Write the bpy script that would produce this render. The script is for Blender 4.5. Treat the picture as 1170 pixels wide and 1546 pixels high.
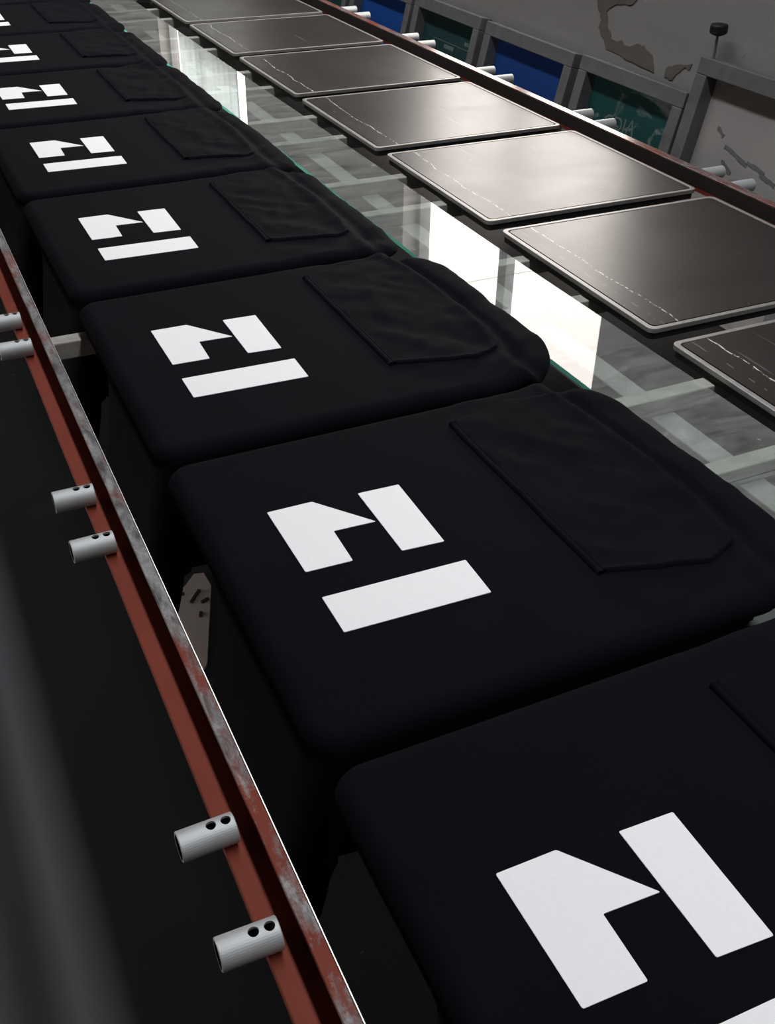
import bpy, bmesh, math, random
import numpy as np
from mathutils import Matrix, Vector, noise

for o in list(bpy.data.objects):
    bpy.data.objects.remove(o)
scene = bpy.context.scene
C = scene.collection
R = math.radians
H = 0.80            # height of the printing surface above the floor

# ------------------------------------------------------------------ camera
cam_data = bpy.data.cameras.new('camera')
cam_data.sensor_fit = 'VERTICAL'
cam_data.sensor_height = 36.0
cam_data.lens = 1581.5 / 1546 * 36.0
cam_data.clip_start = 0.01
cam = bpy.data.objects.new('camera', cam_data)
C.objects.link(cam)
cam.matrix_world = (Matrix.Translation((0.04793, -0.60591, H + 0.66923))
                    @ Matrix.Rotation(R(-25.6334), 4, 'Z')
                    @ Matrix.Rotation(R(54.5703), 4, 'X')
                    @ Matrix.Rotation(R(0.96), 4, 'Z'))
scene.camera = cam

# ------------------------------------------------------------------ world: bright hazy daylight outside the windows
world = bpy.data.worlds.new('world')
scene.world = world
world.use_nodes = True
bg = world.node_tree.nodes['Background']
bg.inputs['Color'].default_value = (1.0, 0.905, 0.84, 1)
bg.inputs['Strength'].default_value = 7.4

# ------------------------------------------------------------------ lights
def area(name, loc, rot, sx, sy, power, color=(1, 1, 1), portal=False):
    d = bpy.data.lights.new(name, 'AREA')
    d.shape = 'RECTANGLE'
    d.size, d.size_y = sx, sy
    d.energy = power
    d.color = color
    if portal:
        d.cycles.is_portal = True
    o = bpy.data.objects.new(name, d)
    C.objects.link(o)
    o.location = loc
    o.rotation_euler = rot
    return o

# strip of roof light over the middle of the table
rl = area('roof_light', (0.86, 2.2, H + 2.30), (0, 0, 0), 0.22, 8.2, 65, (0.97, 0.985, 1.0))
rl.data.spread = R(110)
WINDOWS = [(2.03, 3.56, 0.14), (5.75, 7.75, 0.78)]      # openings along the right-hand wall: y from, y to, sill
HEAD = 1.75
for (a, b, SILL) in WINDOWS:
    area('window_portal', (2.30, (a + b) / 2, H + (SILL + HEAD) / 2), (0, R(90), 0), HEAD - SILL, b - a, 1, portal=True)

vs = scene.view_settings
vs.view_transform = 'Standard'
vs.look = 'None'
vs.gamma = 1.0
vs.use_curve_mapping = False
vs.exposure = 0.0

# ------------------------------------------------------------------ materials
class NT:
    def __init__(self, name):
        self.m = bpy.data.materials.new(name)
        self.m.use_nodes = True
        self.t = self.m.node_tree
        self.n = self.t.nodes
        self.n.clear()
        self.out = self.n.new('ShaderNodeOutputMaterial')
    def new(self, typ, **kw):
        nd = self.n.new(typ)
        for k, v in kw.items():
            if k.startswith('_'):
                setattr(nd, k[1:], v)
        return nd
    def link(self, a, b):
        self.t.links.new(a, b)
    def coord(self, kind='Object', scale=(1, 1, 1), loc=(0, 0, 0)):
        tc = self.n.new('ShaderNodeTexCoord')
        mp = self.n.new('ShaderNodeMapping')
        mp.inputs['Scale'].default_value = scale
        mp.inputs['Location'].default_value = loc
        self.link(tc.outputs[kind], mp.inputs['Vector'])
        return mp.outputs['Vector']
    def noise(self, vec, scale, detail=4, rough=0.55, dist=0.0):
        nz = self.n.new('ShaderNodeTexNoise')
        nz.inputs['Scale'].default_value = scale
        nz.inputs['Detail'].default_value = detail
        nz.inputs['Roughness'].default_value = rough
        nz.inputs['Distortion'].default_value = dist
        if vec is not None:
            self.link(vec, nz.inputs['Vector'])
        return nz.outputs['Fac']
    def ramp(self, fac, stops):
        r = self.n.new('ShaderNodeValToRGB')
        els = r.color_ramp.elements
        while len(els) < len(stops):
            els.new(0.5)
        for e, (p, c) in zip(els, stops):
            e.position = p
            e.color = (c, c, c, 1) if isinstance(c, (int, float)) else (*c, 1)
        self.link(fac, r.inputs['Fac'])
        return r.outputs['Color']
    def mixc(self, fac, a, b):
        m = self.n.new('ShaderNodeMix')
        m.data_type = 'RGBA'
        for sock, v in ((m.inputs[0], fac), (m.inputs[6], a), (m.inputs[7], b)):
            if isinstance(v, (int, float)):
                sock.default_value = v
            elif isinstance(v, tuple):
                sock.default_value = (*v, 1)
            else:
                self.link(v, sock)
        return m.outputs[2]
    def math(self, op, a, b=None, c=None):
        m = self.n.new('ShaderNodeMath')
        m.operation = op
        for i, v in enumerate((a, b, c)):
            if v is None:
                continue
            if isinstance(v, (int, float)):
                m.inputs[i].default_value = v
            else:
                self.link(v, m.inputs[i])
        return m.outputs[0]
    def principled(self, base=None, rough=None, metal=None, spec=None, bump=None, bump_strength=0.3, bump_dist=0.002, **kw):
        p = self.n.new('ShaderNodeBsdfPrincipled')
        def put(nm, v):
            if v is None:
                return
            if isinstance(v, tuple):
                p.inputs[nm].default_value = (*v, 1)
            elif isinstance(v, (int, float)):
                p.inputs[nm].default_value = v
            else:
                self.link(v, p.inputs[nm])
        put('Base Color', base)
        put('Roughness', rough)
        put('Metallic', metal)
        put('Specular IOR Level', spec)
        for k, v in kw.items():
            put(k, v)
        if bump is not None:
            b = self.n.new('ShaderNodeBump')
            b.inputs['Strength'].default_value = bump_strength
            b.inputs['Distance'].default_value = bump_dist
            self.link(bump, b.inputs['Height'])
            self.link(b.outputs['Normal'], p.inputs['Normal'])
        return p
    def done(self, shader):
        self.link(shader.outputs[0], self.out.inputs['Surface'])
        return self.m

def mat_fabric():
    t = NT('black_fleece')
    v = t.coord('Object')
    big = t.noise(v, 9, 3)
    col = t.mixc(big, (0.0021, 0.0024, 0.0038), (0.0034, 0.0038, 0.0060))
    weave = t.noise(v, 900, 2)
    soft = t.noise(v, 26, 3, 0.5, 0.4)
    h = t.math('ADD', t.math('MULTIPLY', weave, 0.12), t.math('MULTIPLY', soft, 1.0))
    p = t.principled(col, 0.85, 0, 0.05, bump=h, bump_strength=0.35, bump_dist=0.002)
    p.inputs['Sheen Weight'].default_value = 0.005
    p.inputs['Sheen Roughness'].default_value = 0.5
    return t.done(p)

def mat_ink():
    t = NT('white_ink')
    v = t.coord('Object')
    n = t.noise(v, 300, 3)
    col = t.mixc(n, (0.76, 0.76, 0.775), (0.82, 0.82, 0.835))
    return t.done(t.principled(col, 0.6, 0, 0.25, bump=n, bump_strength=0.08, bump_dist=0.001))

def mat_redsteel(name, wear_lo, wear_hi, metal_rough=0.45, paint_rough=0.62, spec=0.2, near_paint=0.0):
    t = NT(name)
    v = t.coord('Object', (1, 0.30, 1))
    v2 = t.coord('Object')
    n1 = t.noise(v, 42, 6, 0.7)
    n2 = t.noise(v2, 5.0, 2)
    n3 = t.noise(v2, 300, 3, 0.7)
    s = t.math('ADD', t.math('MULTIPLY', n1, 0.6), t.math('ADD', t.math('MULTIPLY', n2, 0.35), t.math('MULTIPLY', n3, 0.16)))
    if near_paint:
        sep = t.n.new('ShaderNodeSeparateXYZ'); t.link(v2, sep.inputs[0])
        along = t.math('MULTIPLY', t.math('ADD', sep.outputs[1], 0.22), 3.2)
        along.node.use_clamp = True
        s = t.math('SUBTRACT', s, t.math('MULTIPLY', t.math('SUBTRACT', 1.0, along), near_paint))
    wear = t.ramp(s, [(wear_lo, 0.0), (wear_hi, 1.0)])
    red = t.mixc(t.noise(v2, 14, 4), (0.125, 0.020, 0.011), (0.20, 0.038, 0.020))
    grey = t.mixc(t.ramp(t.noise(v, 70, 5, 0.75, 0.6), [(0.36, 0.0), (0.62, 1.0)]), (0.06, 0.06, 0.063), (0.27, 0.27, 0.275))
    col = t.mixc(wear, red, grey)
    rough = t.math('ADD', t.math('MULTIPLY', wear, metal_rough - paint_rough), paint_rough)
    p = t.principled(col, rough, t.math('MULTIPLY', wear, 0.3), spec, bump=s, bump_strength=0.3, bump_dist=0.0008)
    return t.done(p)

def mat_metal(name, lo, hi, rough=0.35, metal=0.85, scale=60, stretch=(1, 1, 1)):
    t = NT(name)
    v = t.coord('Object', stretch)
    n = t.noise(v, scale, 5, 0.65)
    col = t.mixc(n, lo, hi)
    r = t.math('ADD', t.math('MULTIPLY', n, 0.25), rough - 0.1)
    return t.done(t.principled(col, r, metal, 0.5, bump=n, bump_strength=0.12, bump_dist=0.0008))

def mat_plain(name, lo, hi, rough=0.7, scale=20, metal=0.0, spec=0.3, bump=0.2, detail=5):
    t = NT(name)
    v = t.coord('Object')
    n = t.noise(v, scale, detail, 0.6)
    col = t.mixc(n, lo, hi)
    return t.done(t.principled(col, rough, metal, spec, bump=n, bump_strength=bump, bump_dist=0.003))

def mat_pad():
    """black coated platen face: semi-gloss, fine grit, white scuffs along one side"""
    t = NT('platen_coating')
    v = t.coord('Object')
    oi = t.n.new('ShaderNodeObjectInfo')
    add = t.n.new('ShaderNodeVectorMath'); add.operation = 'ADD'
    cmb = t.n.new('ShaderNodeCombineXYZ')
    t.link(t.math('MULTIPLY', oi.outputs['Random'], 7.0), cmb.inputs[0])
    t.link(t.math('MULTIPLY', oi.outputs['Random'], 3.0), cmb.inputs[1])
    t.link(v, add.inputs[0]); t.link(cmb.outputs[0], add.inputs[1])
    vr = add.outputs[0]
    sep = t.n.new('ShaderNodeSeparateXYZ'); t.link(v, sep.inputs[0])
    grit = t.noise(vr, 420, 3, 0.7)
    cloud = t.noise(vr, 6, 5, 0.6, 0.6)
    # broken scuff line parallel to the short side
    wob = t.math('MULTIPLY', t.math('SUBTRACT', t.noise(vr, 10, 2), 0.5), 0.03)
    d = t.math('ABSOLUTE', t.math('ADD', t.math('ADD', sep.outputs[0], 0.185), wob))
    line = t.math('LESS_THAN', d, 0.0012)
    dash = t.math('GREATER_THAN', t.noise(vr, 130, 4, 0.7), 0.50)
    scuff = t.math('MULTIPLY', line, dash)
    d2 = t.math('ABSOLUTE', t.math('ADD', t.math('ADD', sep.outputs[0], 0.212), t.math('MULTIPLY', wob, 0.3)))
    scuff2 = t.math('MULTIPLY', t.math('MULTIPLY', t.math('LESS_THAN', d2, 0.0012), t.math('GREATER_THAN', t.noise(vr, 45, 2), 0.55)), 0.16)
    # fine random scratches, stretched noise
    mp = t.n.new('ShaderNodeMapping'); mp.inputs['Scale'].default_value = (70, 4, 1); mp.inputs['Rotation'].default_value = (0, 0, 0.9)
    t.link(vr, mp.inputs['Vector'])
    scr = t.ramp(t.noise(mp.outputs[0], 1.0, 2, 0.5), [(0.70, 0.0), (0.745, 1.0)])
    specks = t.ramp(t.noise(vr, 130, 2, 0.5), [(0.74, 0.0), (0.78, 1.0)])
    marks = t.math('MAXIMUM', t.math('MAXIMUM', scuff, scuff2), t.math('MAXIMUM', t.math('MULTIPLY', scr, 0.10), t.math('MULTIPLY', specks, 0.22)))
    base = t.mixc(cloud, (0.0065, 0.0047, 0.0046), (0.015, 0.011, 0.0106))
    base = t.mixc(t.math('MULTIPLY', grit, 0.35), base, (0.034, 0.026, 0.025))
    col = t.mixc(marks, base, (0.55, 0.54, 0.52))
    rough = t.math('ADD', 0.26, t.math('ADD', t.math('MULTIPLY', cloud, 0.14), t.math('MULTIPLY', grit, 0.05)))
    p = t.principled(col, rough, 0, 0.6, bump=grit, bump_strength=0.08, bump_dist=0.0006)
    return t.done(p)

def mat_glass():
    t = NT('dusty_sheet_glass')
    v = t.coord('Object')
    oi = t.n.new('ShaderNodeObjectInfo')
    geo = t.n.new('ShaderNodeNewGeometry')
    fr = t.n.new('ShaderNodeFresnel'); fr.inputs['IOR'].default_value = 1.55
    front = t.math('SUBTRACT', 1.0, geo.outputs['Backfacing'])
    fac = t.math('MINIMUM', t.math('MULTIPLY', t.math('MULTIPLY', fr.outputs[0], 1.75), front), 1.0)
    tr = t.n.new('ShaderNodeBsdfTransparent'); tr.inputs['Color'].default_value = (0.94, 0.975, 0.962, 1)
    gl = t.n.new('ShaderNodeBsdfGlossy'); gl.inputs['Roughness'].default_value = 0.015
    mx = t.n.new('ShaderNodeMixShader')
    t.link(fac, mx.inputs[0]); t.link(tr.outputs[0], mx.inputs[1]); t.link(gl.outputs[0], mx.inputs[2])
    df = t.n.new('ShaderNodeBsdfDiffuse'); df.inputs['Color'].default_value = (0.62, 0.64, 0.61, 1)
    streak = t.noise(t.coord('Object', (2.5, 9, 1)), 3.0, 6, 0.65, 0.8)
    blob = t.ramp(t.noise(v, 16, 4, 0.6, 0.5), [(0.66, 0.0), (0.70, 1.0)])
    specks = t.ramp(t.noise(v, 85, 3, 0.6), [(0.70, 0.0), (0.75, 1.0)])
    dust = t.math('ADD', t.ramp(streak, [(0.30, 0.055), (0.58, 0.155), (0.8, 0.30)]),
                  t.math('ADD', t.math('MULTIPLY', blob, 0.16), t.math('MULTIPLY', specks, 0.20)))
    dust = t.math('MULTIPLY', dust, front)
    mx2 = t.n.new('ShaderNodeMixShader')
    t.link(dust, mx2.inputs[0]); t.link(mx.outputs[0], mx2.inputs[1]); t.link(df.outputs[0], mx2.inputs[2])
    return t.done(mx2)

def mat_glassedge():
    t = NT('green_glass_edge')
    n = t.noise(t.coord('Object'), 15, 4)
    col = t.mixc(n, (0.16, 0.72, 0.58), (0.30, 0.92, 0.78))
    d = t.principled(col, 0.2, 0, 0.6)
    tl = t.n.new('ShaderNodeBsdfTranslucent')
    t.link(col, tl.inputs['Color'])
    mx = t.n.new('ShaderNodeMixShader'); mx.inputs[0].default_value = 0.7
    t.link(d.outputs[0], mx.inputs[1]); t.link(tl.outputs[0], mx.inputs[2])
    return t.done(mx)

def mat_windowglass():
    t = NT('window_glass')
    tr = t.n.new('ShaderNodeBsdfTransparent'); tr.inputs['Color'].default_value = (0.96, 0.97, 0.97, 1)
    gl = t.n.new('ShaderNodeBsdfGlossy'); gl.inputs['Roughness'].default_value = 0.02
    mx = t.n.new('ShaderNodeMixShader'); mx.inputs[0].default_value = 0.05
    t.link(tr.outputs[0], mx.inputs[1]); t.link(gl.outputs[0], mx.inputs[2])
    return t.done(mx)

def mat_emulsion(name, lo, hi, film=None, film_at=(0.5, 0.6)):
    t = NT(name)
    v = t.coord('Object')
    n = t.noise(v, 7, 5, 0.6, 0.6)
    col = t.mixc(n, lo, hi)
    if film:
        m = t.ramp(t.noise(t.coord('Object', (1, 1.0, 2.2), (3.1, 1.7, 0.3)), 5.5, 6, 0.62, 0.9), [(film_at[0], 0.0), (film_at[1], 1.0)])
        col = t.mixc(t.math('MULTIPLY', m, 0.8), col, film)
    fleck = t.ramp(t.noise(v, 60, 3, 0.6), [(0.72, 0.0), (0.76, 1.0)])
    col = t.mixc(t.math('MULTIPLY', fleck, 0.35), col, (0.4, 0.4, 0.38))
    return t.done(t.principled(col, 0.55, 0, 0.3, bump=n, bump_strength=0.1))

def mat_plaster():
    t = NT('old_plaster')
    v = t.coord('Object')
    n = t.noise(v, 3.0, 6, 0.6, 0.3)
    fine = t.noise(v, 45, 5, 0.65)
    col = t.mixc(n, (0.25, 0.241, 0.233), (0.32, 0.309, 0.298))
    pits = t.ramp(t.noise(t.coord('Object', (1, 1, 0.55)), 17, 3, 0.55), [(0.71, 0.0), (0.735, 1.0)])
    col = t.mixc(t.math('MULTIPLY', pits, 0.75), col, (0.06, 0.055, 0.052))
    return t.done(t.principled(col, 0.9, 0, 0.15, bump=t.math('SUBTRACT', fine, pits), bump_strength=0.25, bump_dist=0.004))

def mat_floor():
    t = NT('stained_concrete')
    v = t.coord('Object')
    n = t.noise(v, 2.2, 6, 0.62, 0.5)
    f = t.noise(v, 55, 5, 0.7)
    col = t.mixc(n, (0.037, 0.0385, 0.044), (0.072, 0.074, 0.080))
    col = t.mixc(t.math('MULTIPLY', f, 0.35), col, (0.07, 0.07, 0.072))
    spk = t.ramp(t.noise(v, 28, 3, 0.6), [(0.73, 0.0), (0.76, 1.0)])
    col = t.mixc(t.math('MULTIPLY', spk, 0.6), col, (0.35, 0.34, 0.33))
    return t.done(t.principled(col, 0.75, 0, 0.25, bump=f, bump_strength=0.2, bump_dist=0.002))

def mat_curtain():
    t = NT('thin_pale_curtain')
    n = t.noise(t.coord('Object'), 30, 3)
    col = t.mixc(n, (0.72, 0.78, 0.79), (0.82, 0.88, 0.89))
    d = t.n.new('ShaderNodeBsdfDiffuse'); tl = t.n.new('ShaderNodeBsdfTranslucent')
    t.link(col, d.inputs['Color']); t.link(col, tl.inputs['Color'])
    mx = t.n.new('ShaderNodeMixShader'); mx.inputs[0].default_value = 0.75
    t.link(d.outputs[0], mx.inputs[1]); t.link(tl.outputs[0], mx.inputs[2])
    return t.done(mx)

M = dict(
    curtain=mat_curtain(),
    fabric=mat_fabric(), ink=mat_ink(),
    red=mat_redsteel('red_oxide_paint', 0.70, 0.78),
    redworn=mat_redsteel('worn_red_paint', 0.45, 0.55, near_paint=0.09),
    redgloss=mat_redsteel('glossy_red_paint', 0.50, 0.66, 0.18, 0.22, 0.9),
    webdark=mat_plain('brown_black_steel', (0.012, 0.009, 0.009), (0.028, 0.020, 0.019), 0.75),  # brown-black inner face of the right rail
    bare=mat_metal('rubbed_bright_steel', (0.55, 0.54, 0.53), (0.80, 0.79, 0.78), 0.30, 0.9),
    tube=mat_metal('galvanised_steel', (0.34, 0.355, 0.365), (0.56, 0.575, 0.585), 0.5, 0.35, 120, (0.25, 1, 1)),
    alu=mat_metal('aluminium_edge', (0.24, 0.235, 0.23), (0.44, 0.43, 0.415), 0.42, 0.6, 90),
    groove=mat_plain('groove_black', (0.006, 0.006, 0.006), (0.012, 0.012, 0.012), 0.8),
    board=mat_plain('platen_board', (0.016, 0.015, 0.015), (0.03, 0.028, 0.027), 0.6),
    lit_floor=mat_plain('lit_floor_grey', (0.09, 0.09, 0.094), (0.15, 0.15, 0.154), 0.8, 12),  # grey stands in for lit floor under the table
    pad=mat_pad(), glass=mat_glass(),
    glassedge=mat_glassedge(),
    bar=mat_plain('pale_grey_bar_paint', (0.14, 0.135, 0.12), (0.46, 0.445, 0.42), 0.6, 30),
    beam=mat_plain('grey_beam_paint', (0.17, 0.168, 0.16), (0.36, 0.355, 0.34), 0.6, 28),
    frame=mat_metal('tarnished_frame_metal', (0.095, 0.095, 0.098), (0.21, 0.21, 0.215), 0.55, 0.25, 30),
    plaster=mat_plaster(),
    barewall=mat_plain('bare_render', (0.12, 0.11, 0.10), (0.17, 0.16, 0.145), 0.95, 18, 0, 0.1, 0.4),
    floor=mat_floor(),
    ceil=mat_plain('ceiling_paint', (0.10, 0.10, 0.10), (0.14, 0.14, 0.135), 0.9),
    wframe=mat_plain('window_frame_paint', (0.16, 0.17, 0.18), (0.24, 0.25, 0.26), 0.5),
    wglass=mat_windowglass(),
    blue=mat_emulsion('blue_emulsion', (0.005, 0.034, 0.16), (0.010, 0.052, 0.23)),
    bluefar=mat_emulsion('bright_blue_emulsion', (0.004, 0.045, 0.22), (0.008, 0.065, 0.30)),
    darkgreen=mat_emulsion('dark_green_emulsion', (0.010, 0.034, 0.038), (0.018, 0.052, 0.056)),
    green=mat_emulsion('green_emulsion', (0.006, 0.045, 0.045), (0.012, 0.065, 0.062), (0.26, 0.29, 0.29), (0.50, 0.62)),
    greyfilm=mat_emulsion('grey_film', (0.25, 0.242, 0.236), (0.32, 0.305, 0.297), (0.16, 0.152, 0.148), (0.55, 0.68)),
    letters=mat_plain('faded_letter_ghost', (0.085, 0.12, 0.115), (0.13, 0.165, 0.155), 0.7),
    knob=mat_plain('black_plastic', (0.012, 0.012, 0.013), (0.02, 0.02, 0.02), 0.5),
    paper=mat_plain('pale_board', (0.62, 0.55, 0.53), (0.78, 0.70, 0.68), 0.85, 9),
    debris=mat_plain('brown_chips', (0.05, 0.03, 0.022), (0.10, 0.06, 0.045), 0.85),
)

# ------------------------------------------------------------------ mesh helpers
def obj(name, verts, faces, mats, parent=None, smooth=False, face_mats=None, loc=None):
    me = bpy.data.meshes.new(name)
    me.from_pydata([tuple(map(float, v)) for v in verts], [], faces)
    mats = mats if isinstance(mats, (list, tuple)) else [mats]
    for m in mats:
        me.materials.append(m)
    if face_mats is not None:
        me.polygons.foreach_set('material_index', face_mats)
    if smooth:
        me.polygons.foreach_set('use_smooth', [True] * len(me.polygons))
    me.update()
    o = bpy.data.objects.new(name, me)
    C.objects.link(o)
    if parent is not None:
        o.parent = parent
    if loc is not None:
        o.location = loc
    return o

def from_bm(name, bm, mats, parent=None, smooth=False, loc=None):
    me = bpy.data.meshes.new(name)
    bmesh.ops.recalc_face_normals(bm, faces=bm.faces)
    bm.to_mesh(me)
    bm.free()
    for m in (mats if isinstance(mats, (list, tuple)) else [mats]):
        me.materials.append(m)
    if smooth:
        me.polygons.foreach_set('use_smooth', [True] * len(me.polygons))
    o = bpy.data.objects.new(name, me)
    C.objects.link(o)
    if parent is not None:
        o.parent = parent
    if loc is not None:
        o.location = loc
    return o

def box_bm(x0, x1, y0, y1, z0, z1, bevel=0.0, seg=2, bm=None):
    bm = bm or bmesh.new()
    vs_ = [bm.verts.new((x, y, z)) for z in (z0, z1) for y in (y0, y1) for x in (x0, x1)]
    fs = [(0, 2, 3, 1), (4, 5, 7, 6), (0, 1, 5, 4), (2, 6, 7, 3), (0, 4, 6, 2), (1, 3, 7, 5)]
    new = [bm.faces.new([vs_[i] for i in f]) for f in fs]
    if bevel:
        es = list({e for f in new for e in f.edges})
        bmesh.ops.bevel(bm, geom=es, offset=bevel, segments=seg, affect='EDGES', profile=0.5)
    return bm

def box(name, x0, x1, y0, y1, z0, z1, m, parent=None, bevel=0.0, loc=None):
    return from_bm(name, box_bm(x0, x1, y0, y1, z0, z1, bevel), m, parent, loc=loc)

def prism(name, pts, z0, z1, m, parent=None, bevel=0.0, loc=None):
    """flat outline (counter-clockwise x, y) given real thickness"""
    bm = bmesh.new()
    top = [bm.verts.new((x, y, z1)) for x, y in pts]
    bot = [bm.verts.new((x, y, z0)) for x, y in pts]
    f = bm.faces.new(top)
    bm.faces.new(bot[::-1])
    n = len(pts)
    for i in range(n):
        bm.faces.new((top[i], bot[i], bot[(i + 1) % n], top[(i + 1) % n]))
    if bevel:
        bmesh.ops.bevel(bm, geom=list(f.edges), offset=bevel, segments=2, affect='EDGES')
    return from_bm(name, bm, m, parent, loc=loc)

def round_poly(pts, r, seg=4):
    """round the corners of a polygon"""
    out = []
    n = len(pts)
    for i in range(n):
        p0, p1, p2 = Vector(pts[i - 1]), Vector(pts[i]), Vector(pts[(i + 1) % n])
        a, b = (p0 - p1), (p2 - p1)
        rr = min(r, a.length * 0.4, b.length * 0.4)
        s, e = p1 + a.normalized() * rr, p1 + b.normalized() * rr
        for k in range(seg + 1):
            u = k / seg
            q = (1 - u) ** 2 * s + 2 * u * (1 - u) * p1 + u * u * e
            out.append((q.x, q.y))
    return out

def rounded_rect(x0, x1, y0, y1, r, seg=6):
    pts = []
    for cx, cy, a0 in ((x1 - r, y1 - r, 0), (x0 + r, y1 - r, 90), (x0 + r, y0 + r, 180), (x1 - r, y0 + r, 270)):
        for k in range(seg + 1):
            a = R(a0 + 90 * k / seg)
            pts.append((cx + r * math.cos(a), cy + r * math.sin(a)))
    return pts

def tag(o, label=None, cat=None, group=None, kind=None):
    if label: o['label'] = label
    if cat: o['category'] = cat
    if group: o['group'] = group
    if kind: o['kind'] = kind
    return o

def empty(name, loc=(0, 0, 0), label=None, cat=None, group=None):
    o = bpy.data.objects.new(name, None)
    o.empty_display_size = 0.05
    C.objects.link(o)
    o.location = loc
    return tag(o, label, cat, group)

def copy_tree(o, parent=None):
    c = o.copy()
    C.objects.link(c)
    c.parent = parent
    for ch in o.children:
        copy_tree(ch, c)
    return c

# ------------------------------------------------------------------ room shell
X0, X1, Y0, Y1, ZC = -2.2, 2.10, -2.6, 9.2, H + 2.42
WT = 0.14
tag(box('floor', X0 - WT, X1 + WT, Y0 - WT, Y1 + WT, -0.1, 0.0, M['floor']), 'dark stained concrete floor under the printing table', kind='structure')
tag(box('ceiling', X0 - WT, X1 + WT, Y0 - WT, Y1 + WT, ZC, ZC + 0.1, M['ceil']), kind='structure')
# left wall with an unseen low opening added to light the floor
SH0, SH1, SHZ = 0.3, 2.9, 0.50
bm = bmesh.new()
box_bm(X0 - WT, X0, Y0, SH0, 0, ZC, bm=bm)
box_bm(X0 - WT, X0, SH1, Y1, 0, ZC, bm=bm)
box_bm(X0 - WT, X0, SH0, SH1, 2.2, ZC, bm=bm)
tag(from_bm('wall_left', bm, M['plaster']), kind='structure')
light_opening = tag(empty('added_light_opening', (X0 - WT / 2, (SH0 + SH1) / 2, SHZ)), kind='structure')
for q in range(16):
    box('opening_slat', -0.012, 0.012, -(SH1 - SH0) / 2, (SH1 - SH0) / 2, q * 0.1 + 0.001, q * 0.1 + 0.099, M['wframe'], light_opening, bevel=0.006)
area('light_opening_portal', (X0 - WT, (SH0 + SH1) / 2, SHZ / 2), (0, R(-90), 0), SHZ, SH1 - SH0, 1, portal=True)
tag(box('wall_far', X0, X1, Y1, Y1 + WT, 0, ZC, M['plaster']), kind='structure')
tag(box('wall_near', X0, X1, Y0 - WT, Y0, 0, ZC, M['plaster']), kind='structure')

bm = bmesh.new()
ys = [Y0 - WT, *[v for w in WINDOWS for v in w[:2]], Y1 + WT]
box_bm(X1, X1 + WT, ys[0], ys[-1], H + HEAD, ZC, bm=bm)
for i in range(0, len(ys), 2):
    box_bm(X1, X1 + WT, ys[i], ys[i + 1], 0, H + HEAD, bm=bm)
for a, b, sill in WINDOWS:
    box_bm(X1, X1 + WT, a, b, 0, H + sill, bm=bm)
wall_right = tag(from_bm('wall_right', bm, M['plaster']), 'grey plaster wall with peeling patches behind the leaning screens', kind='structure')

# patches where the plaster skin has come away (outline in wall coordinates: along y, up z)
def wall_patch(pts):
    me_pts = [(y, z) for y, z in pts]
    bm = bmesh.new()
    f = [bm.verts.new((X1 - 0.0025, y, H + z)) for y, z in me_pts]
    b = [bm.verts.new((X1 + 0.001, y, H + z)) for y, z in me_pts]
    bm.faces.new(f)
    n = len(f)
    for i in range(n):
        bm.faces.new((f[i], b[i], b[(i + 1) % n], f[(i + 1) % n]))
    return from_bm('peeled_patch', bm, M['barewall'], wall_right)

def jag(pts, amp, n, seed):
    rnd = random.Random(seed)
    out = []
    for i in range(len(pts)):
        a, b = Vector(pts[i]), Vector(pts[(i + 1) % len(pts)])
        for k in range(n):
            q = a.lerp(b, k / n)
            if k:
                q += Vector((rnd.uniform(-amp, amp), rnd.uniform(-amp, amp)))
            out.append((q.x, q.y))
    return out
PATCH_A = [(2.272, 0.113), (2.25, 0.077), (2.231, 0.055), (2.242, 0.031), (2.205, 0.004), (2.192, -0.02), (2.102, -0.025), (2.048, -0.029), (1.95, -0.036), (1.954, -0.014), (1.968, 0.008), (2.003, 0.02), (2.03, 0.025), (2.097, 0.008), (2.126, 0.017), (2.166, 0.012), (2.192, 0.036), (2.21, 0.084), (2.162, 0.11), (2.086, 0.122), (2.066, 0.145)]
PATCH_B = [(1.9, -0.038), (1.895, -0.012), (1.868, 0.0), (1.792, 0.019), (1.799, 0.003), (1.822, 0.003), (1.855, -0.025), (1.864, -0.038)]
wall_patch(jag(PATCH_A, 0.004, 4, 3))
wall_patch(jag(PATCH_B, 0.003, 3, 5))

for wi, (a, b, SILL) in enumerate(WINDOWS):
    w = empty('window_%d' % (wi + 1), (X1 + 0.09, (a + b) / 2, H + SILL))
    tag(w, kind='structure')
    hw, hh, t = (b - a) / 2, HEAD - SILL, 0.035
    bm = bmesh.new()
    for y0, y1, z0, z1 in ((-hw, hw, 0, t), (-hw, hw, hh - t, hh), (-hw, -hw + t, t, hh - t), (hw - t, hw, t, hh - t), (-0.03, 0.03, t, hh - t)):
        box_bm(-0.02, 0.02, y0, y1, z0, z1, bm=bm)
    from_bm('window_frame', bm, M['wframe'], w)
    for s in (-1, 1):
        y0, y1 = sorted((s * 0.03, s * (hw - t)))
        box('pane', -0.003, 0.003, y0, y1, t, hh - t, M['wglass'], w)
    if wi == 1:        # a thin pale curtain hangs across the far window, drawn a little open
        vv, ff = [], []
        for q in range(61):
            y = -hw + 0.22 + (2 * hw - 0.75) * q / 60
            dx = -0.075 + 0.014 * math.sin(q * 1.05) + 0.006 * math.sin(q * 2.3)
            vv += [(dx, y, 0.02), (dx * 0.9, y, hh - 0.02)]
        for q in range(60):
            ff.append((2 * q, 2 * q + 2, 2 * q + 3, 2 * q + 1))
        cu = obj('curtain', vv, ff, M['curtain'], w, smooth=True)
        md = cu.modifiers.new('cloth_thickness', 'SOLIDIFY'); md.thickness = 0.0012

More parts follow.
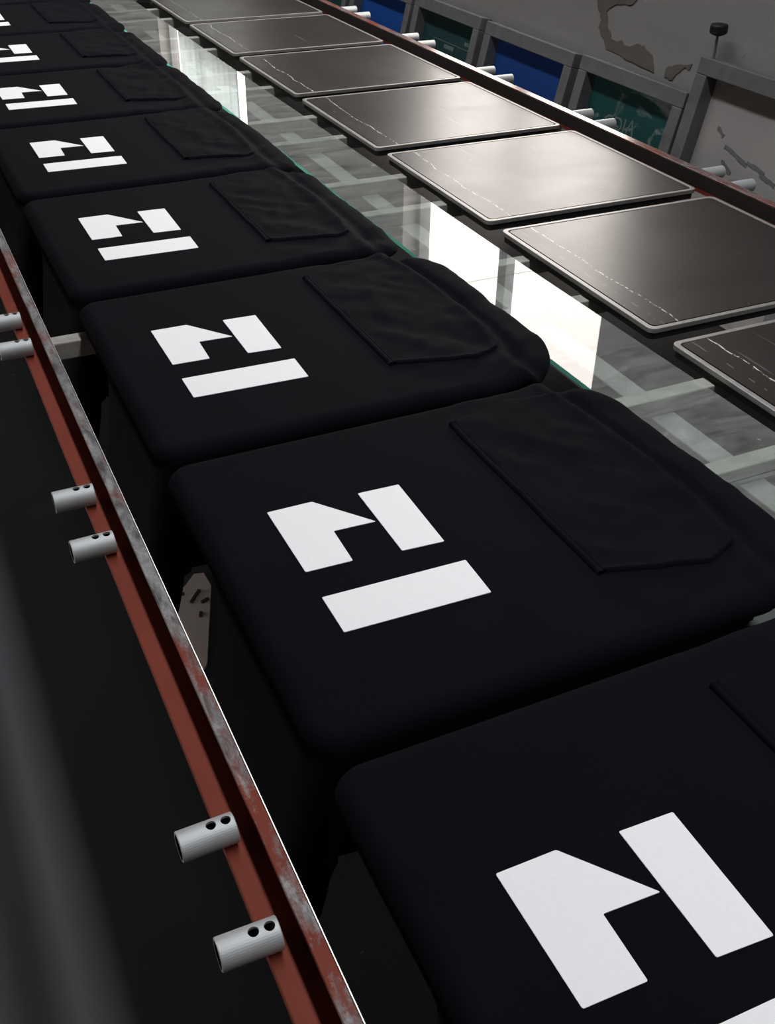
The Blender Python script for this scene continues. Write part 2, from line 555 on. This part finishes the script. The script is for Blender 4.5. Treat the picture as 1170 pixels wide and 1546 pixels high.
# ------------------------------------------------------------------ printing table (steel frame)
ZB = H - 0.038                 # top of the cross bars that carry platens and glass
YN, YF = -1.15, 4.45           # near and far end of the table
table = empty('printing_table', (0.87, 1.6, 0), 'long red steel screen printing table frame with cross bars and angle rails', 'table')
T0 = Vector((0.87, 1.6, 0))

def tpart(o, parent=table):
    """parent while keeping the coordinates in which the part was modelled"""
    off = Vector((0, 0, 0))
    o.parent = parent
    p = parent
    while p is not None:
        off += p.location
        p = p.parent
    o.location = o.location - off
    return o

def subdiv_box(name, x0, x1, y0, y1, z0, z1, m, bevel):
    return from_bm(name, box_bm(x0, x1, y0, y1, z0, z1, bevel, 2), m)

# left angle rail: flat flange outside, upright web on the table side
rail_l = tpart(subdiv_box('edge_rail', 0.1600, 0.1942, YN, YF, ZB, ZB + 0.008, M['red'], 0.001))
tpart(subdiv_box('rail_web', 0.1900, 0.1942, YN, YF, ZB + 0.008, H - 0.0045, M['red'], 0.0004), rail_l)
tpart(subdiv_box('rail_top', 0.1843, 0.1962, YN, YF, H - 0.0045, H, M['redworn'], 0.0006), rail_l)
tpart(subdiv_box('rail_rim', 0.1962, 0.1976, YN, YF, H - 0.0045, H + 0.0006, M['bare'], 0.0004), rail_l)
tag(rail_l, 'red steel rail with rubbed grey top edge')
# right angle rail
rail_r = tpart(subdiv_box('edge_rail', 1.545, 1.592, YN, YF, ZB, ZB + 0.008, M['red'], 0.001))
tpart(subdiv_box('rail_web', 1.545, 1.551, YN, YF, ZB + 0.008, H - 0.002, M['webdark'], 0.0004), rail_r)
tpart(subdiv_box('rail_top', 1.545, 1.566, YN, YF, H - 0.002, H + 0.001, M['redgloss'], 0.0006), rail_r)
# stop tubes: short galvanised tubes with two bolt holes, welded across the flanges
def make_tube(length, radius=0.0125, wall=0.0022):
    n = 40
    bm = bmesh.new()
    rings = []
    for (x, r) in ((0, radius - 0.0006), (0.0006, radius), (length - 0.0006, radius), (length, radius - 0.0006), (length, radius - wall), (0, radius - wall)):
        rings.append([bm.verts.new((x, r * math.cos(2 * math.pi * k / n), r * math.sin(2 * math.pi * k / n))) for k in range(n)])
    for a in range(6):
        b = (a + 1) % 6
        for k in range(n):
            f = bm.faces.new((rings[a][k], rings[a][(k + 1) % n], rings[b][(k + 1) % n], rings[b][k]))
            f.material_index = 1 if a == 4 else 0  # bore coloured black so the holes read as shaded
    o = from_bm('stop_tube', bm, [M['tube'], M['groove']])
    for hx in (0.0070, 0.0190):
        cb = bmesh.new()
        bmesh.ops.create_cone(cb, cap_ends=True, segments=20, radius1=0.0041, radius2=0.0041, depth=radius * 1.2)
        bmesh.ops.translate(cb, verts=cb.verts, vec=(length - hx, 0, radius))
        cut = from_bm('cutter', cb, M['tube'])
        md = o.modifiers.new('hole', 'BOOLEAN')
        md.operation = 'DIFFERENCE'
        md.object = cut
        md.solver = 'EXACT'
    dg = bpy.context.evaluated_depsgraph_get()
    me = bpy.data.meshes.new_from_object(o.evaluated_get(dg))
    for md in list(o.modifiers):
        bpy.data.objects.remove(md.object)
    bpy.data.objects.remove(o)
    me.name = 'stop_tube'
    return me

tube_me = make_tube(0.046)
def put_tube(me, x, y, z, parent, rz=0.0):
    o = bpy.data.objects.new('stop_tube', me)
    C.objects.link(o)
    o.location = (x, y, z)
    o.rotation_euler = (0, 0, rz)
    return tpart(o, parent)
ZT = ZB + 0.008 + 0.0125
for y in [-0.0772, -0.1768, 0.4348, 0.334, 0.941, 0.844, 1.451, 1.354]:
    put_tube(tube_me, 0.1265, y, ZT, rail_l, R(random.Random(int(y * 1000)).uniform(-1.5, 1.5)))
tube_me_r = make_tube(0.078)
for y in [2.544, 2.432, 2.067, 1.968, 1.587, 1.493, 1.1, 1.007, 3.024, 2.912]:
    put_tube(tube_me_r, 1.636, y, ZT, rail_r, math.pi)
# cross bars, two under each platen
for k in range(-3, 9):
    for off in (0.21, 0.395):
        y = off + 0.5 * k
        if YN < y < YF:
            x_in = 0.165 if (off > 0.3 and k % 4 == 1) else 0.30
            o = tpart(box('cross_bar', x_in, 1.585, y - 0.0135, y + 0.0135, ZB - 0.028, ZB, M['bar'], bevel=0.002))
tpart(box('centre_beam', 0.928, 0.968, YN, YF, ZB - 0.068, ZB - 0.028, M['beam'], bevel=0.002))
for x in (0.42, 1.50):
    tpart(box('side_beam', x - 0.02, x + 0.02, YN, YF, ZB - 0.068, ZB - 0.028, M['red'], bevel=0.002))
for y in (-0.95, 1.62, 4.2):
    for x in (0.42, 1.50):
        tpart(box('leg', x - 0.022, x + 0.022, y - 0.022, y + 0.022, 0.0, ZB - 0.068, M['red'], bevel=0.002))
    tpart(box('lower_brace', 0.44, 1.48, y - 0.015, y + 0.015, 0.14, 0.17, M['red'], bevel=0.002))

tpart(box('light_shade_board', 0.90, 1.215, YN, YF, H - 0.30, H - 0.285, M['lit_floor'], bevel=0.002))  # added board, its grey standing in for the lit floor below
tpart(box('light_shade_board', 1.218, 1.56, YN, YF, H - 0.30, H - 0.285, M['board'], bevel=0.002))  # added dark board standing in for shade beneath the platens
for y in (-0.95, 1.62, 4.2):
    for x in (0.93, 1.53):
        tpart(box('added_board_post', x - 0.012, x + 0.012, y - 0.012, y + 0.012, H - 0.285, ZB - (0.068 if x < 1 else 0.028), M['board']))  # posts carrying the added boards

# ------------------------------------------------------------------ sheet glass strip along the middle
def glass_pane(y0, y1, xl0, xl1, label):
    """pane with a slightly skewed seat: xl0 / xl1 left edge at its near and far end"""
    w = 0.152
    cy = (y0 + y1) / 2
    pts = [(xl0, y0 - cy), (xl0 + w, y0 - cy), (xl1 + w, y1 - cy), (xl1, y1 - cy)]
    cx = sum(p[0] for p in pts) / 4
    pts = [(x - cx, y) for x, y in pts]
    v = [(x, y, 0.0) for x, y in pts] + [(x, y, 0.007) for x, y in pts]
    f = [(3, 2, 1, 0), (4, 5, 6, 7), (0, 1, 5, 4), (1, 2, 6, 5), (2, 3, 7, 6), (3, 0, 4, 7)]
    o = obj('glass_pane', v, f, [M['glass'], M['glassedge']], face_mats=[0, 0, 0, 0, 0, 1], loc=(cx, cy, ZB + 0.0002))
    return tag(o, label, 'glass pane', 'glass strip along the table')
GL = 'dusty clear glass pane with green edge laid on the cross bars'
GB = [-0.60, 0.168, 0.826, 1.70, 2.56, 3.45, 4.3]
GX = [0.872, 0.860, 0.850, 0.845, 0.838, 0.835, 0.835]
for i in range(len(GB) - 1):
    glass_pane(GB[i] + 0.0008, GB[i + 1] - 0.0008, GX[i], GX[i + 1], GL)

# ------------------------------------------------------------------ bare platens (right-hand row)
PX0, PX1, PY0, PY1 = 1.0315, 1.5172, 0.0316, 0.4874
PHX, PHY = (PX1 - PX0) / 2, (PY1 - PY0) / 2
def ring_mesh(name, outer, inner, z_out, z_in, zb, m, parent):
    n = len(outer)
    v = [(x, y, z_out) for x, y in outer] + [(x, y, z_in) for x, y in inner] + [(x, y, zb) for x, y in outer] + [(x, y, zb) for x, y in inner]
    f = []
    for i in range(n):
        j = (i + 1) % n
        f += [(i, j, n + j, n + i), (i, 2 * n + i, 2 * n + j, j), (n + i, n + j, 3 * n + j, 3 * n + i), (2 * n + i, 3 * n + i, 3 * n + j, 2 * n + j)]
    return obj(name, v, f, m, parent)
def make_platen():
    root = empty('printing_platen', label='bare black coated printing platen with grey metal rim beside the glass strip', cat='platen', group='bare platens along the wall side')
    o0 = rounded_rect(-PHX, PHX, -PHY, PHY, 0.013)
    o1 = rounded_rect(-PHX + 0.0085, PHX - 0.0085, -PHY + 0.0085, PHY - 0.0085, 0.009)
    o2 = rounded_rect(-PHX + 0.011, PHX - 0.011, -PHY + 0.011, PHY - 0.011, 0.008)
    prism('board', rounded_rect(-PHX + 0.004, PHX - 0.004, -PHY + 0.004, PHY - 0.004, 0.010), 0.0, 0.012, M['board'], root)
    bm_ = ring_mesh('metal_rim', o0, o1, 0.0198, 0.0200, 0.012, M['alu'], root)
    md = bm_.modifiers.new('edge', 'BEVEL'); md.width = 0.0009; md.segments = 2; md.limit_method = 'ANGLE'
    ring_mesh('groove', o1, o2, 0.0175, 0.0175, 0.012, M['groove'], root)
    prism('coated_pad', o2, 0.012, 0.0197, M['pad'], root, bevel=0.0006)
    return root
platen = make_platen()
PZ = ZB + 0.0002
for i, k in enumerate(range(-1, 9)):
    p = platen if i == 0 else copy_tree(platen)
    rnd = random.Random(k + 40)
    p.location = ((PX0 + PX1) / 2 + rnd.uniform(-.002, .002), (PY0 + PY1) / 2 + 0.5 * k, PZ)
    p.rotation_euler = (0, 0, R(rnd.uniform(-0.2, 0.2)))

# ------------------------------------------------------------------ hoodies pulled over the left-hand platens
SX0, SX1, SY0, SY1 = 0.271, 0.832, -0.028, 0.418      # top outline of the hoodie whose platen spans y -0.03..0.42
PR = [[(0.3321, -0.2094), (0.3846, -0.2101), (0.4346, -0.273), (0.3857, -0.2705), (0.3842, -0.3259), (0.3326, -0.3239)], [(0.4379, -0.2159), (0.4879, -0.2181), (0.4859, -0.3351), (0.4378, -0.3316)], [(0.3326, -0.3674), (0.4911, -0.3725), (0.4897, -0.4289), (0.3326, -0.4235)]]
SHIFT = {0: (-.0008, -.0016), 1: (.001, .0034), 2: (.001, -.0021), 3: (-.0002, .0002), 4: (-.001, .0001)}

HEM = lambda seed: 0.0 if seed <= 3 else -0.022
def hood_z(x, y, seed):
    """height of the cloth over the board: flat under the print, softly wrinkled towards the hem"""
    w = min(max((x - 0.56) / 0.10, 0.0), 1.0)
    z = 0.0
    p = Vector((x * 9 + seed * 3.1, y * 15 + x * 10, seed * 1.7))
    z += w * 0.0042 * noise.noise(p)
    z += w * 0.0022 * noise.noise(Vector((x * 26 + seed, y * 42 - x * 22, 4.0)))
    # fold where the cloth turns over the end of the board, then the rolled hem
    yc = (y - 0.195) / 0.22
    xr = 0.802 + HEM(seed) - (0.020 if seed <= 3 else 0.006) * yc * yc - 0.006 * noise.noise(Vector((y * 6, seed, 0)))
    z += 0.004 * math.exp(-((x - xr + 0.024) / 0.011) ** 2)
    if x > xr - 0.03:
        z -= (0.0125 if seed <= 3 else 0.0065) * math.exp(-((x - xr) / 0.0115) ** 2)
        z -= 0.004 * min(max((x - xr) / 0.02, 0), 1)
    return z

def shirt_outline(n, SX1, rf, rb):
    """rounded outline; the hem end is rounder than the shoulder end"""
    pts = []
    def arc(cx, cy, r, a0, a1, m):
        for k in range(m):
            a = R(a0 + (a1 - a0) * k / m)
            pts.append((cx + r * math.cos(a), cy + r * math.sin(a)))
    def line(a, b, m):
        for k in range(m):
            u = k / m
            pts.append((a[0] + (b[0] - a[0]) * u, a[1] + (b[1] - a[1]) * u))
    rl = 0.014
    line((SX0 + rl, SY0), (SX1 - rf, SY0), n)
    arc(SX1 - rf, SY0 + rf, rf, -90, 0, n // 2)
    line((SX1, SY0 + rf), (SX1, SY1 - rb), n // 2)
    arc(SX1 - rb, SY1 - rb, rb, 0, 90, n // 2)
    line((SX1 - rb, SY1), (SX0 + rl, SY1), n)
    arc(SX0 + rl, SY1 - rl, rl, 90, 180, n // 4)
    line((SX0, SY1 - rl), (SX0, SY0 + rl), n)
    arc(SX0 + rl, SY0 + rl, rl, 180, 270, n // 4)
    P = np.array(pts)
    d = np.roll(P, -1, 0) - np.roll(P, 1, 0)
    d /= np.linalg.norm(d, axis=1)[:, None]
    N = np.stack([d[:, 1], -d[:, 0]], 1)
    return P, N

OUTLINES = (shirt_outline(48, SX1, 0.105, 0.085), shirt_outline(48, 0.802, 0.034, 0.060))
def shirt_body(seed):
    OUT, NRM = OUTLINES[0 if seed <= 3 else 1]
    rnd = random.Random(seed)
    n = len(OUT)
    rings = []
    cyl = (SY0 + SY1) / 2
    skel = np.stack([np.clip(OUT[:, 0], 0.40, 0.66), np.full(n, cyl)], 1)
    # inner rings over the top
    ss = np.concatenate([np.linspace(0, 0.55, 12), np.linspace(0.55, 1.0, 26)[1:]])
    for s in ss:
        xy = skel + (OUT - skel) * s
        rings.append([(x, y, hood_z(x, y, seed)) for x, y in xy])
    left = np.clip((0.42 - OUT[:, 0]) / 0.15, 0, 1)                  # 1 at the shoulder end
    right = np.clip((OUT[:, 0] - 0.66) / 0.14, 0, 1)                 # 1 at the hem end
    r = 0.018 + 0.001 * left + 0.006 * right
    edge_z = np.array([hood_z(x, y, seed) for x, y in OUT])
    for j in range(1, 8):
        a = R(90) * j / 7
        xy = OUT + NRM * (r * math.sin(a))[:, None]
        z = edge_z - r * (1 - math.cos(a)) * (1 - 0.35 * right)
        rings.append([(xy[i, 0], xy[i, 1], z[i]) for i in range(n)])
    base_xy = OUT + NRM * r[:, None]
    base_z = edge_z - r * (1 - 0.35 * right)
    # hanging sides: short round the board, long at the shoulder end where collar and sleeves hang
    yn = (OUT[:, 1] - cyl) / 0.223
    hang = np.zeros(n)
    flare = np.zeros(n)
    for i in range(n):
        x, y = OUT[i]
        onl = max(0.0, min(1.0, (0.284 - x) / 0.012))
        wob = noise.noise(Vector((y * 7 + seed * 5.3, seed, 0)))
        longer = 1 - min(1.0, max(0.0, (yn[i] - (0.02 + 0.10 * wob)) / 0.16))     # the back shoulder is tucked up
        front = max(0.0, min(1.0, (0.40 - x) / 0.07)) if y < SY0 + 0.02 else 0.0  # a sleeve hangs at the front corner
        hang[i] = 0.050 + max(onl * longer * (0.27 + 0.08 * wob), front * 0.13)
        flare[i] = onl * longer
    m = 16
    for j in range(1, m + 1):
        u = j / m
        row = []
        for i in range(n):
            x, y = OUT[i]
            wv = noise.noise(Vector((x * 14, y * 22 + seed * 2.0, u * 1.5 + seed)))
            out = flare[i] * (min(1.0, u * 2.5) * 0.024 + u * 0.008 * wv) + (1 - flare[i]) * (0.004 * wv * u)
            tuck = -0.034 * right[i] * min(1.0, u * 2.2) - (0.012 + 0.026 * left[i]) * (1 - flare[i]) * (1 - right[i]) * u
            px = base_xy[i, 0] + NRM[i, 0] * (out + tuck)
            py = base_xy[i, 1] + NRM[i, 1] * (out + tuck)
            # shoulders narrow towards the collar as they hang
            py = cyl + (py - cyl) * (1 - 0.10 * flare[i] * u)
            pz = base_z[i] - (hang[i] - (0.0 if flare[i] else 0.0)) * u
            row.append((px, py, pz))
        rings.append(row)
    # turned-in lower edge
    last = rings[-1]
    rings.append([(p[0] - NRM[i, 0] * 0.012, p[1] - NRM[i, 1] * 0.012, p[2] + 0.004) for i, p in enumerate(last)])
    verts = [v for row in rings for v in row]
    faces = []
    for a in range(len(rings) - 1):
        for i in range(n):
            j = (i + 1) % n
            faces.append((a * n + i, (a + 1) * n + i, (a + 1) * n + j, a * n + j))
    bm = bmesh.new()
    bv = [bm.verts.new(v) for v in verts]
    for f in faces:
        bm.faces.new([bv[i] for i in f])
    bmesh.ops.remove_doubles(bm, verts=bm.verts, dist=1e-5)
    return bm

def interp(x, pts):
    for (a, b), (c, d) in zip(pts, pts[1:]):
        if x <= c:
            return b + (d - b) * (x - a) / (c - a)
    return pts[-1][1]

def pocket_mesh(seed):
    """kangaroo pocket: a second layer sewn on, its top edge towards the print"""
    nu, nv = 34, 44
    y_lo = [(0.606, 0.056), (0.722, 0.022), (0.787, 0.048)]
    y_hi = [(0.606, 0.377), (0.700, 0.404), (0.787, 0.386)]
    vv = []
    vs_ = [0.0, 0.004, 0.012] + [0.012 + 0.976 * q / (nv - 4) for q in range(1, nv - 4)] + [0.988, 0.996, 1.0]
    for i in range(nu + 1):
        for j in range(nv + 1):
            u, v = i / nu, vs_[j]
            x = 0.606 + u * (0.180 + HEM(seed) * 0.7 - 0.018 * (2 * v - 1) ** 2)
            lo, hi = interp(x, y_lo), interp(x, y_hi)
            y = lo + (hi - lo) * v
            e = min(i, nu - i, j, nv - j)
            z = hood_z(x, y, seed) + (0.0042 if e >= 1 else -0.0010)
            inner = min(1.0, e / 5)
            z += inner * 0.0048 * max(0, noise.noise(Vector((x * 16 + seed * 2, y * 30 + x * 24, seed * 3.3))))
            z += inner * 0.0016 * noise.noise(Vector((x * 45, y * 20 + seed, 7.7)))
            if j == 1:
                z += 0.0016
            vv.append((x, y, z))
    ff = []
    for i in range(nu):
        for j in range(nv):
            a = i * (nv + 1) + j
            ff.append((a, a + nv + 1, a + nv + 2, a + 1))
    return vv, ff

def seam_mesh(seed):
    """double-stitched welt along the pocket's top edge"""
    prof = [(-0.0030, -0.001), (-0.0025, 0.0034), (0.0, 0.0052), (0.0030, 0.0046), (0.0040, 0.0032), (0.0052, 0.0046), (0.0078, 0.0044), (0.0088, 0.0026)]
    n = 40
    vv, ff = [], []
    for k in range(n + 1):
        y = 0.054 + (0.379 - 0.054) * k / n
        for (dx, dz) in prof:
            x = 0.606 + dx
            vv.append((x + 0.0008 * noise.noise(Vector((y * 12, seed, 1))), y, hood_z(x, y, seed) + dz))
    m = len(prof)
    for k in range(n):
        for j in range(m - 1):
            a = k * m + j
            ff.append((a, a + 1, a + m + 1, a + m))
    ff.append(tuple(range(m)))
    ff.append(tuple(n * m + j for j in range(m - 1, -1, -1)))
    return vv, ff

HL = ('black printed hoodie whose rounded hem bulges over the glass strip edge',
      'black printed hoodie with a straight rolled hem ending short of the glass strip')
HG = ('printed hoodies overlapping the glass', 'printed hoodies ending short of the glass')
OX, OY = 0.54, 0.195
def local(vv):
    return [(x - OX, y - OY, z) for x, y, z in vv]
for k in range(0, 9):
    root = empty('hoodie', (OX, OY + 0.5 * (k - 1), H), HL[k > 2], 'hoodie', HG[k > 2])
    seed = k + 1
    bm = shirt_body(seed)
    bmesh.ops.translate(bm, verts=bm.verts, vec=(-OX, -OY, 0))
    from_bm('body_fabric', bm, M['fabric'], root, smooth=True)
    vv, ff = pocket_mesh(seed)
    obj('pocket', local(vv), ff, M['fabric'], root, smooth=True)
    vv, ff = seam_mesh(seed)
    obj('pocket_seam', local(vv), ff, M['fabric'], root, smooth=True)
    dx, dy = SHIFT.get(k, (0, 0))
    for shape in PR:
        pts = [(x - OX + dx, y + 0.5 - OY + dy) for x, y in shape]
        area2 = sum(pts[i - 1][0] * pts[i][1] - pts[i][0] * pts[i - 1][1] for i in range(len(pts)))
        if area2 < 0:
            pts = pts[::-1]
        prism('printed_shape', round_poly(pts, 0.0016), 0.0001, 0.0009, M['ink'], root)
# boards inside the hoodies belong to the table
for k in range(0, 9):
    prism_o = prism('platen_board', rounded_rect(0.282, 0.750, -0.018, 0.408, 0.02), ZB + 0.0002, H - 0.006, M['board'])
    prism_o.location.y = 0.5 * (k - 1)
    tpart(prism_o)

# ------------------------------------------------------------------ silk screens leaning on the wall
def screen(y_far, y_near, top, mat, label, lean=0.17, rot=0.0):
    """frame of four bars with a stretched mesh; stands on the floor, top edge against the wall"""
    w = y_far - y_near
    h = math.hypot(top + H, lean)
    ang = math.atan2(lean, top + H)
    root = empty('silk_screen', (X1 - 0.045 - lean, (y_far + y_near) / 2, 0.004), label, 'silk screen', 'silk screens leaning on the wall')
    root.rotation_euler = (0, ang, R(rot))
    bw, t = 0.042, 0.046
    for y0, y1, z0, z1 in ((-w / 2, w / 2, h - bw, h), (-w / 2, w / 2, 0, bw), (-w / 2, -w / 2 + bw, bw, h - bw), (w / 2 - bw, w / 2, bw, h - bw)):
        box('frame_bar', -t / 2, t / 2, y0, y1, z0, z1, M['frame'], root, bevel=0.0025)
    box('stretched_mesh', 0.0175, 0.0195, -w / 2 + bw, w / 2 - bw, bw, h - bw, mat, root)
    return root, w, h
screen(4.48, 3.98, -0.05, M['darkgreen'], 'dark green silk screen leaning farthest along the wall')
screen(3.94, 3.38, -0.05, M['bluefar'], 'bright blue silk screen leaning between two dark green ones')
s3, w3, h3 = screen(3.35, 2.84, -0.045, M['darkgreen'], 'dark green silk screen leaning between the two blue screens')
screen(2.80, 2.255, -0.048, M['blue'], 'deep blue silk screen leaning beside the patchy green screen')
s5, w5, h5 = screen(2.215, 1.715, -0.042, M['green'], 'green silk screen with pale smears and faded letters on the wall')
s6, w6, h6 = screen(1.685, 1.13, 0.058, M['greyfilm'], 'tall silk screen covered in torn grey film below the black knob')

def letters(txt, size, root, y, z, tilt, m):
    cu = bpy.data.curves.new('faded_lettering', 'FONT')
    cu.body = txt
    cu.size = size
    cu.extrude = 0.0004
    o = bpy.data.objects.new('tmp', cu)
    C.objects.link(o)
    dg = bpy.context.evaluated_depsgraph_get()
    me = bpy.data.meshes.new_from_object(o.evaluated_get(dg))
    bpy.data.objects.remove(o)
    me.materials.clear()
    me.materials.append(m)
    t = bpy.data.objects.new('faded_lettering', me)
    C.objects.link(t)
    t.parent = root
    # text plane faces -x; reading direction runs towards -y
    t.matrix_local = Matrix.Translation((0.0168, y, z)) @ Matrix(((0, 0, -1, 0), (-1, 0, 0, 0), (0, 1, 0, 0), (0, 0, 0, 1))) @ Matrix.Rotation(tilt, 4, 'Z')
    return t
letters('CDI\u039b', 0.064, s5, 0.108, h5 - 0.178, R(3), M['letters'])
# faint ruled line and smudges on the dark green screen
for (y0, y1, z0, z1) in ((-0.195, 0.12, h3 - 0.128, h3 - 0.1255), (-0.045, 0.03, h3 - 0.148, h3 - 0.134), (-0.145, -0.115, h3 - 0.114, h3 - 0.102)):
    box('faded_mark', 0.0165, 0.0180, y0, y1, z0, z1, M['letters'], s3)
# torn strips of film hanging off the grey screen
rnd = random.Random(11)
for (y, z, L, a) in ((0.08, h6 - 0.20, 0.10, -14), (0.0, h6 - 0.21, 0.07, -8), (0.10, h6 - 0.235, 0.05, -25), (-0.05, h6 - 0.225, 0.06, -12), (0.16, h6 - 0.16, 0.035, -30)):
    pts = []
    for q in range(7):
        pts.append((-L / 2 + L * q / 6, 0.003 + rnd.uniform(0, 0.004)))
    for q in range(6, -1, -1):
        pts.append((-L / 2 + L * q / 6, -0.003 - rnd.uniform(0, 0.004)))
    o = prism('torn_film', pts[::-1], 0, 0.001, M['frame'], s6)
    o.matrix_local = Matrix.Translation((0.0170, y, z)) @ Matrix(((0, 0, -1, 0), (-1, 0, 0, 0), (0, 1, 0, 0), (0, 0, 0, 1))) @ Matrix.Rotation(R(a), 4, 'Z')

# black knob on a thin stem standing on the corner of the grey screen
def lathe(name, prof, m, parent, n=24):
    vv = [(r * math.cos(2 * math.pi * k / n), r * math.sin(2 * math.pi * k / n), z) for r, z in prof for k in range(n)]
    ff = [(a * n + k, a * n + (k + 1) % n, (a + 1) * n + (k + 1) % n, (a + 1) * n + k) for a in range(len(prof) - 1) for k in range(n)]
    ff += [tuple(range(n - 1, -1, -1)), tuple((len(prof) - 1) * n + k for k in range(n))]
    return obj(name, vv, ff, m, parent, smooth=False)
kn = empty('clamp_knob', (X1 - 0.045, 1.662, H + 0.061), 'black round knob on a thin stem above the grey screen corner', 'knob')
lathe('stem', [(0.0035, -0.002), (0.0035, 0.062)], M['frame'], kn, 12)
lathe('knob_head', [(0.008, 0.056), (0.018, 0.060), (0.0225, 0.064), (0.0225, 0.080), (0.020, 0.084), (0.008, 0.086)], M['knob'], kn)

# ------------------------------------------------------------------ torn board lying on the floor under the table
sc = prism('torn_board', [(0.445, 1.208), (0.414, 1.174), (0.408, 1.174), (0.385, 1.16), (0.355, 1.114), (0.342, 1.04), (0.333, 0.937), (0.358, 0.885), (0.388, 0.924), (0.437, 1.065), (0.468, 1.155), (0.466, 1.203)], 0.0, 0.006, M['paper'], loc=(0, 0, 0.0005))
tag(sc, 'torn piece of pale pinkish board lying on the floor under the table', 'scrap')
for i, (x, y, a, L) in enumerate([(0.425, 1.13, 50, 0.07), (0.397, 1.15, -20, 0.03), (0.44, 1.108, 20, 0.03), (0.419, 1.068, 70, 0.025)]):
    o = box('brown_chip', -L * 0.32, L * 0.32, -0.0035, 0.0035, 0, 0.005, M['debris'], bevel=0.0012, loc=(x, y, 0.0066))
    o.rotation_euler = (0, 0, R(a))
    tag(o, 'small brown chip lying on the torn pale board', 'chip', 'brown chips on the torn board')
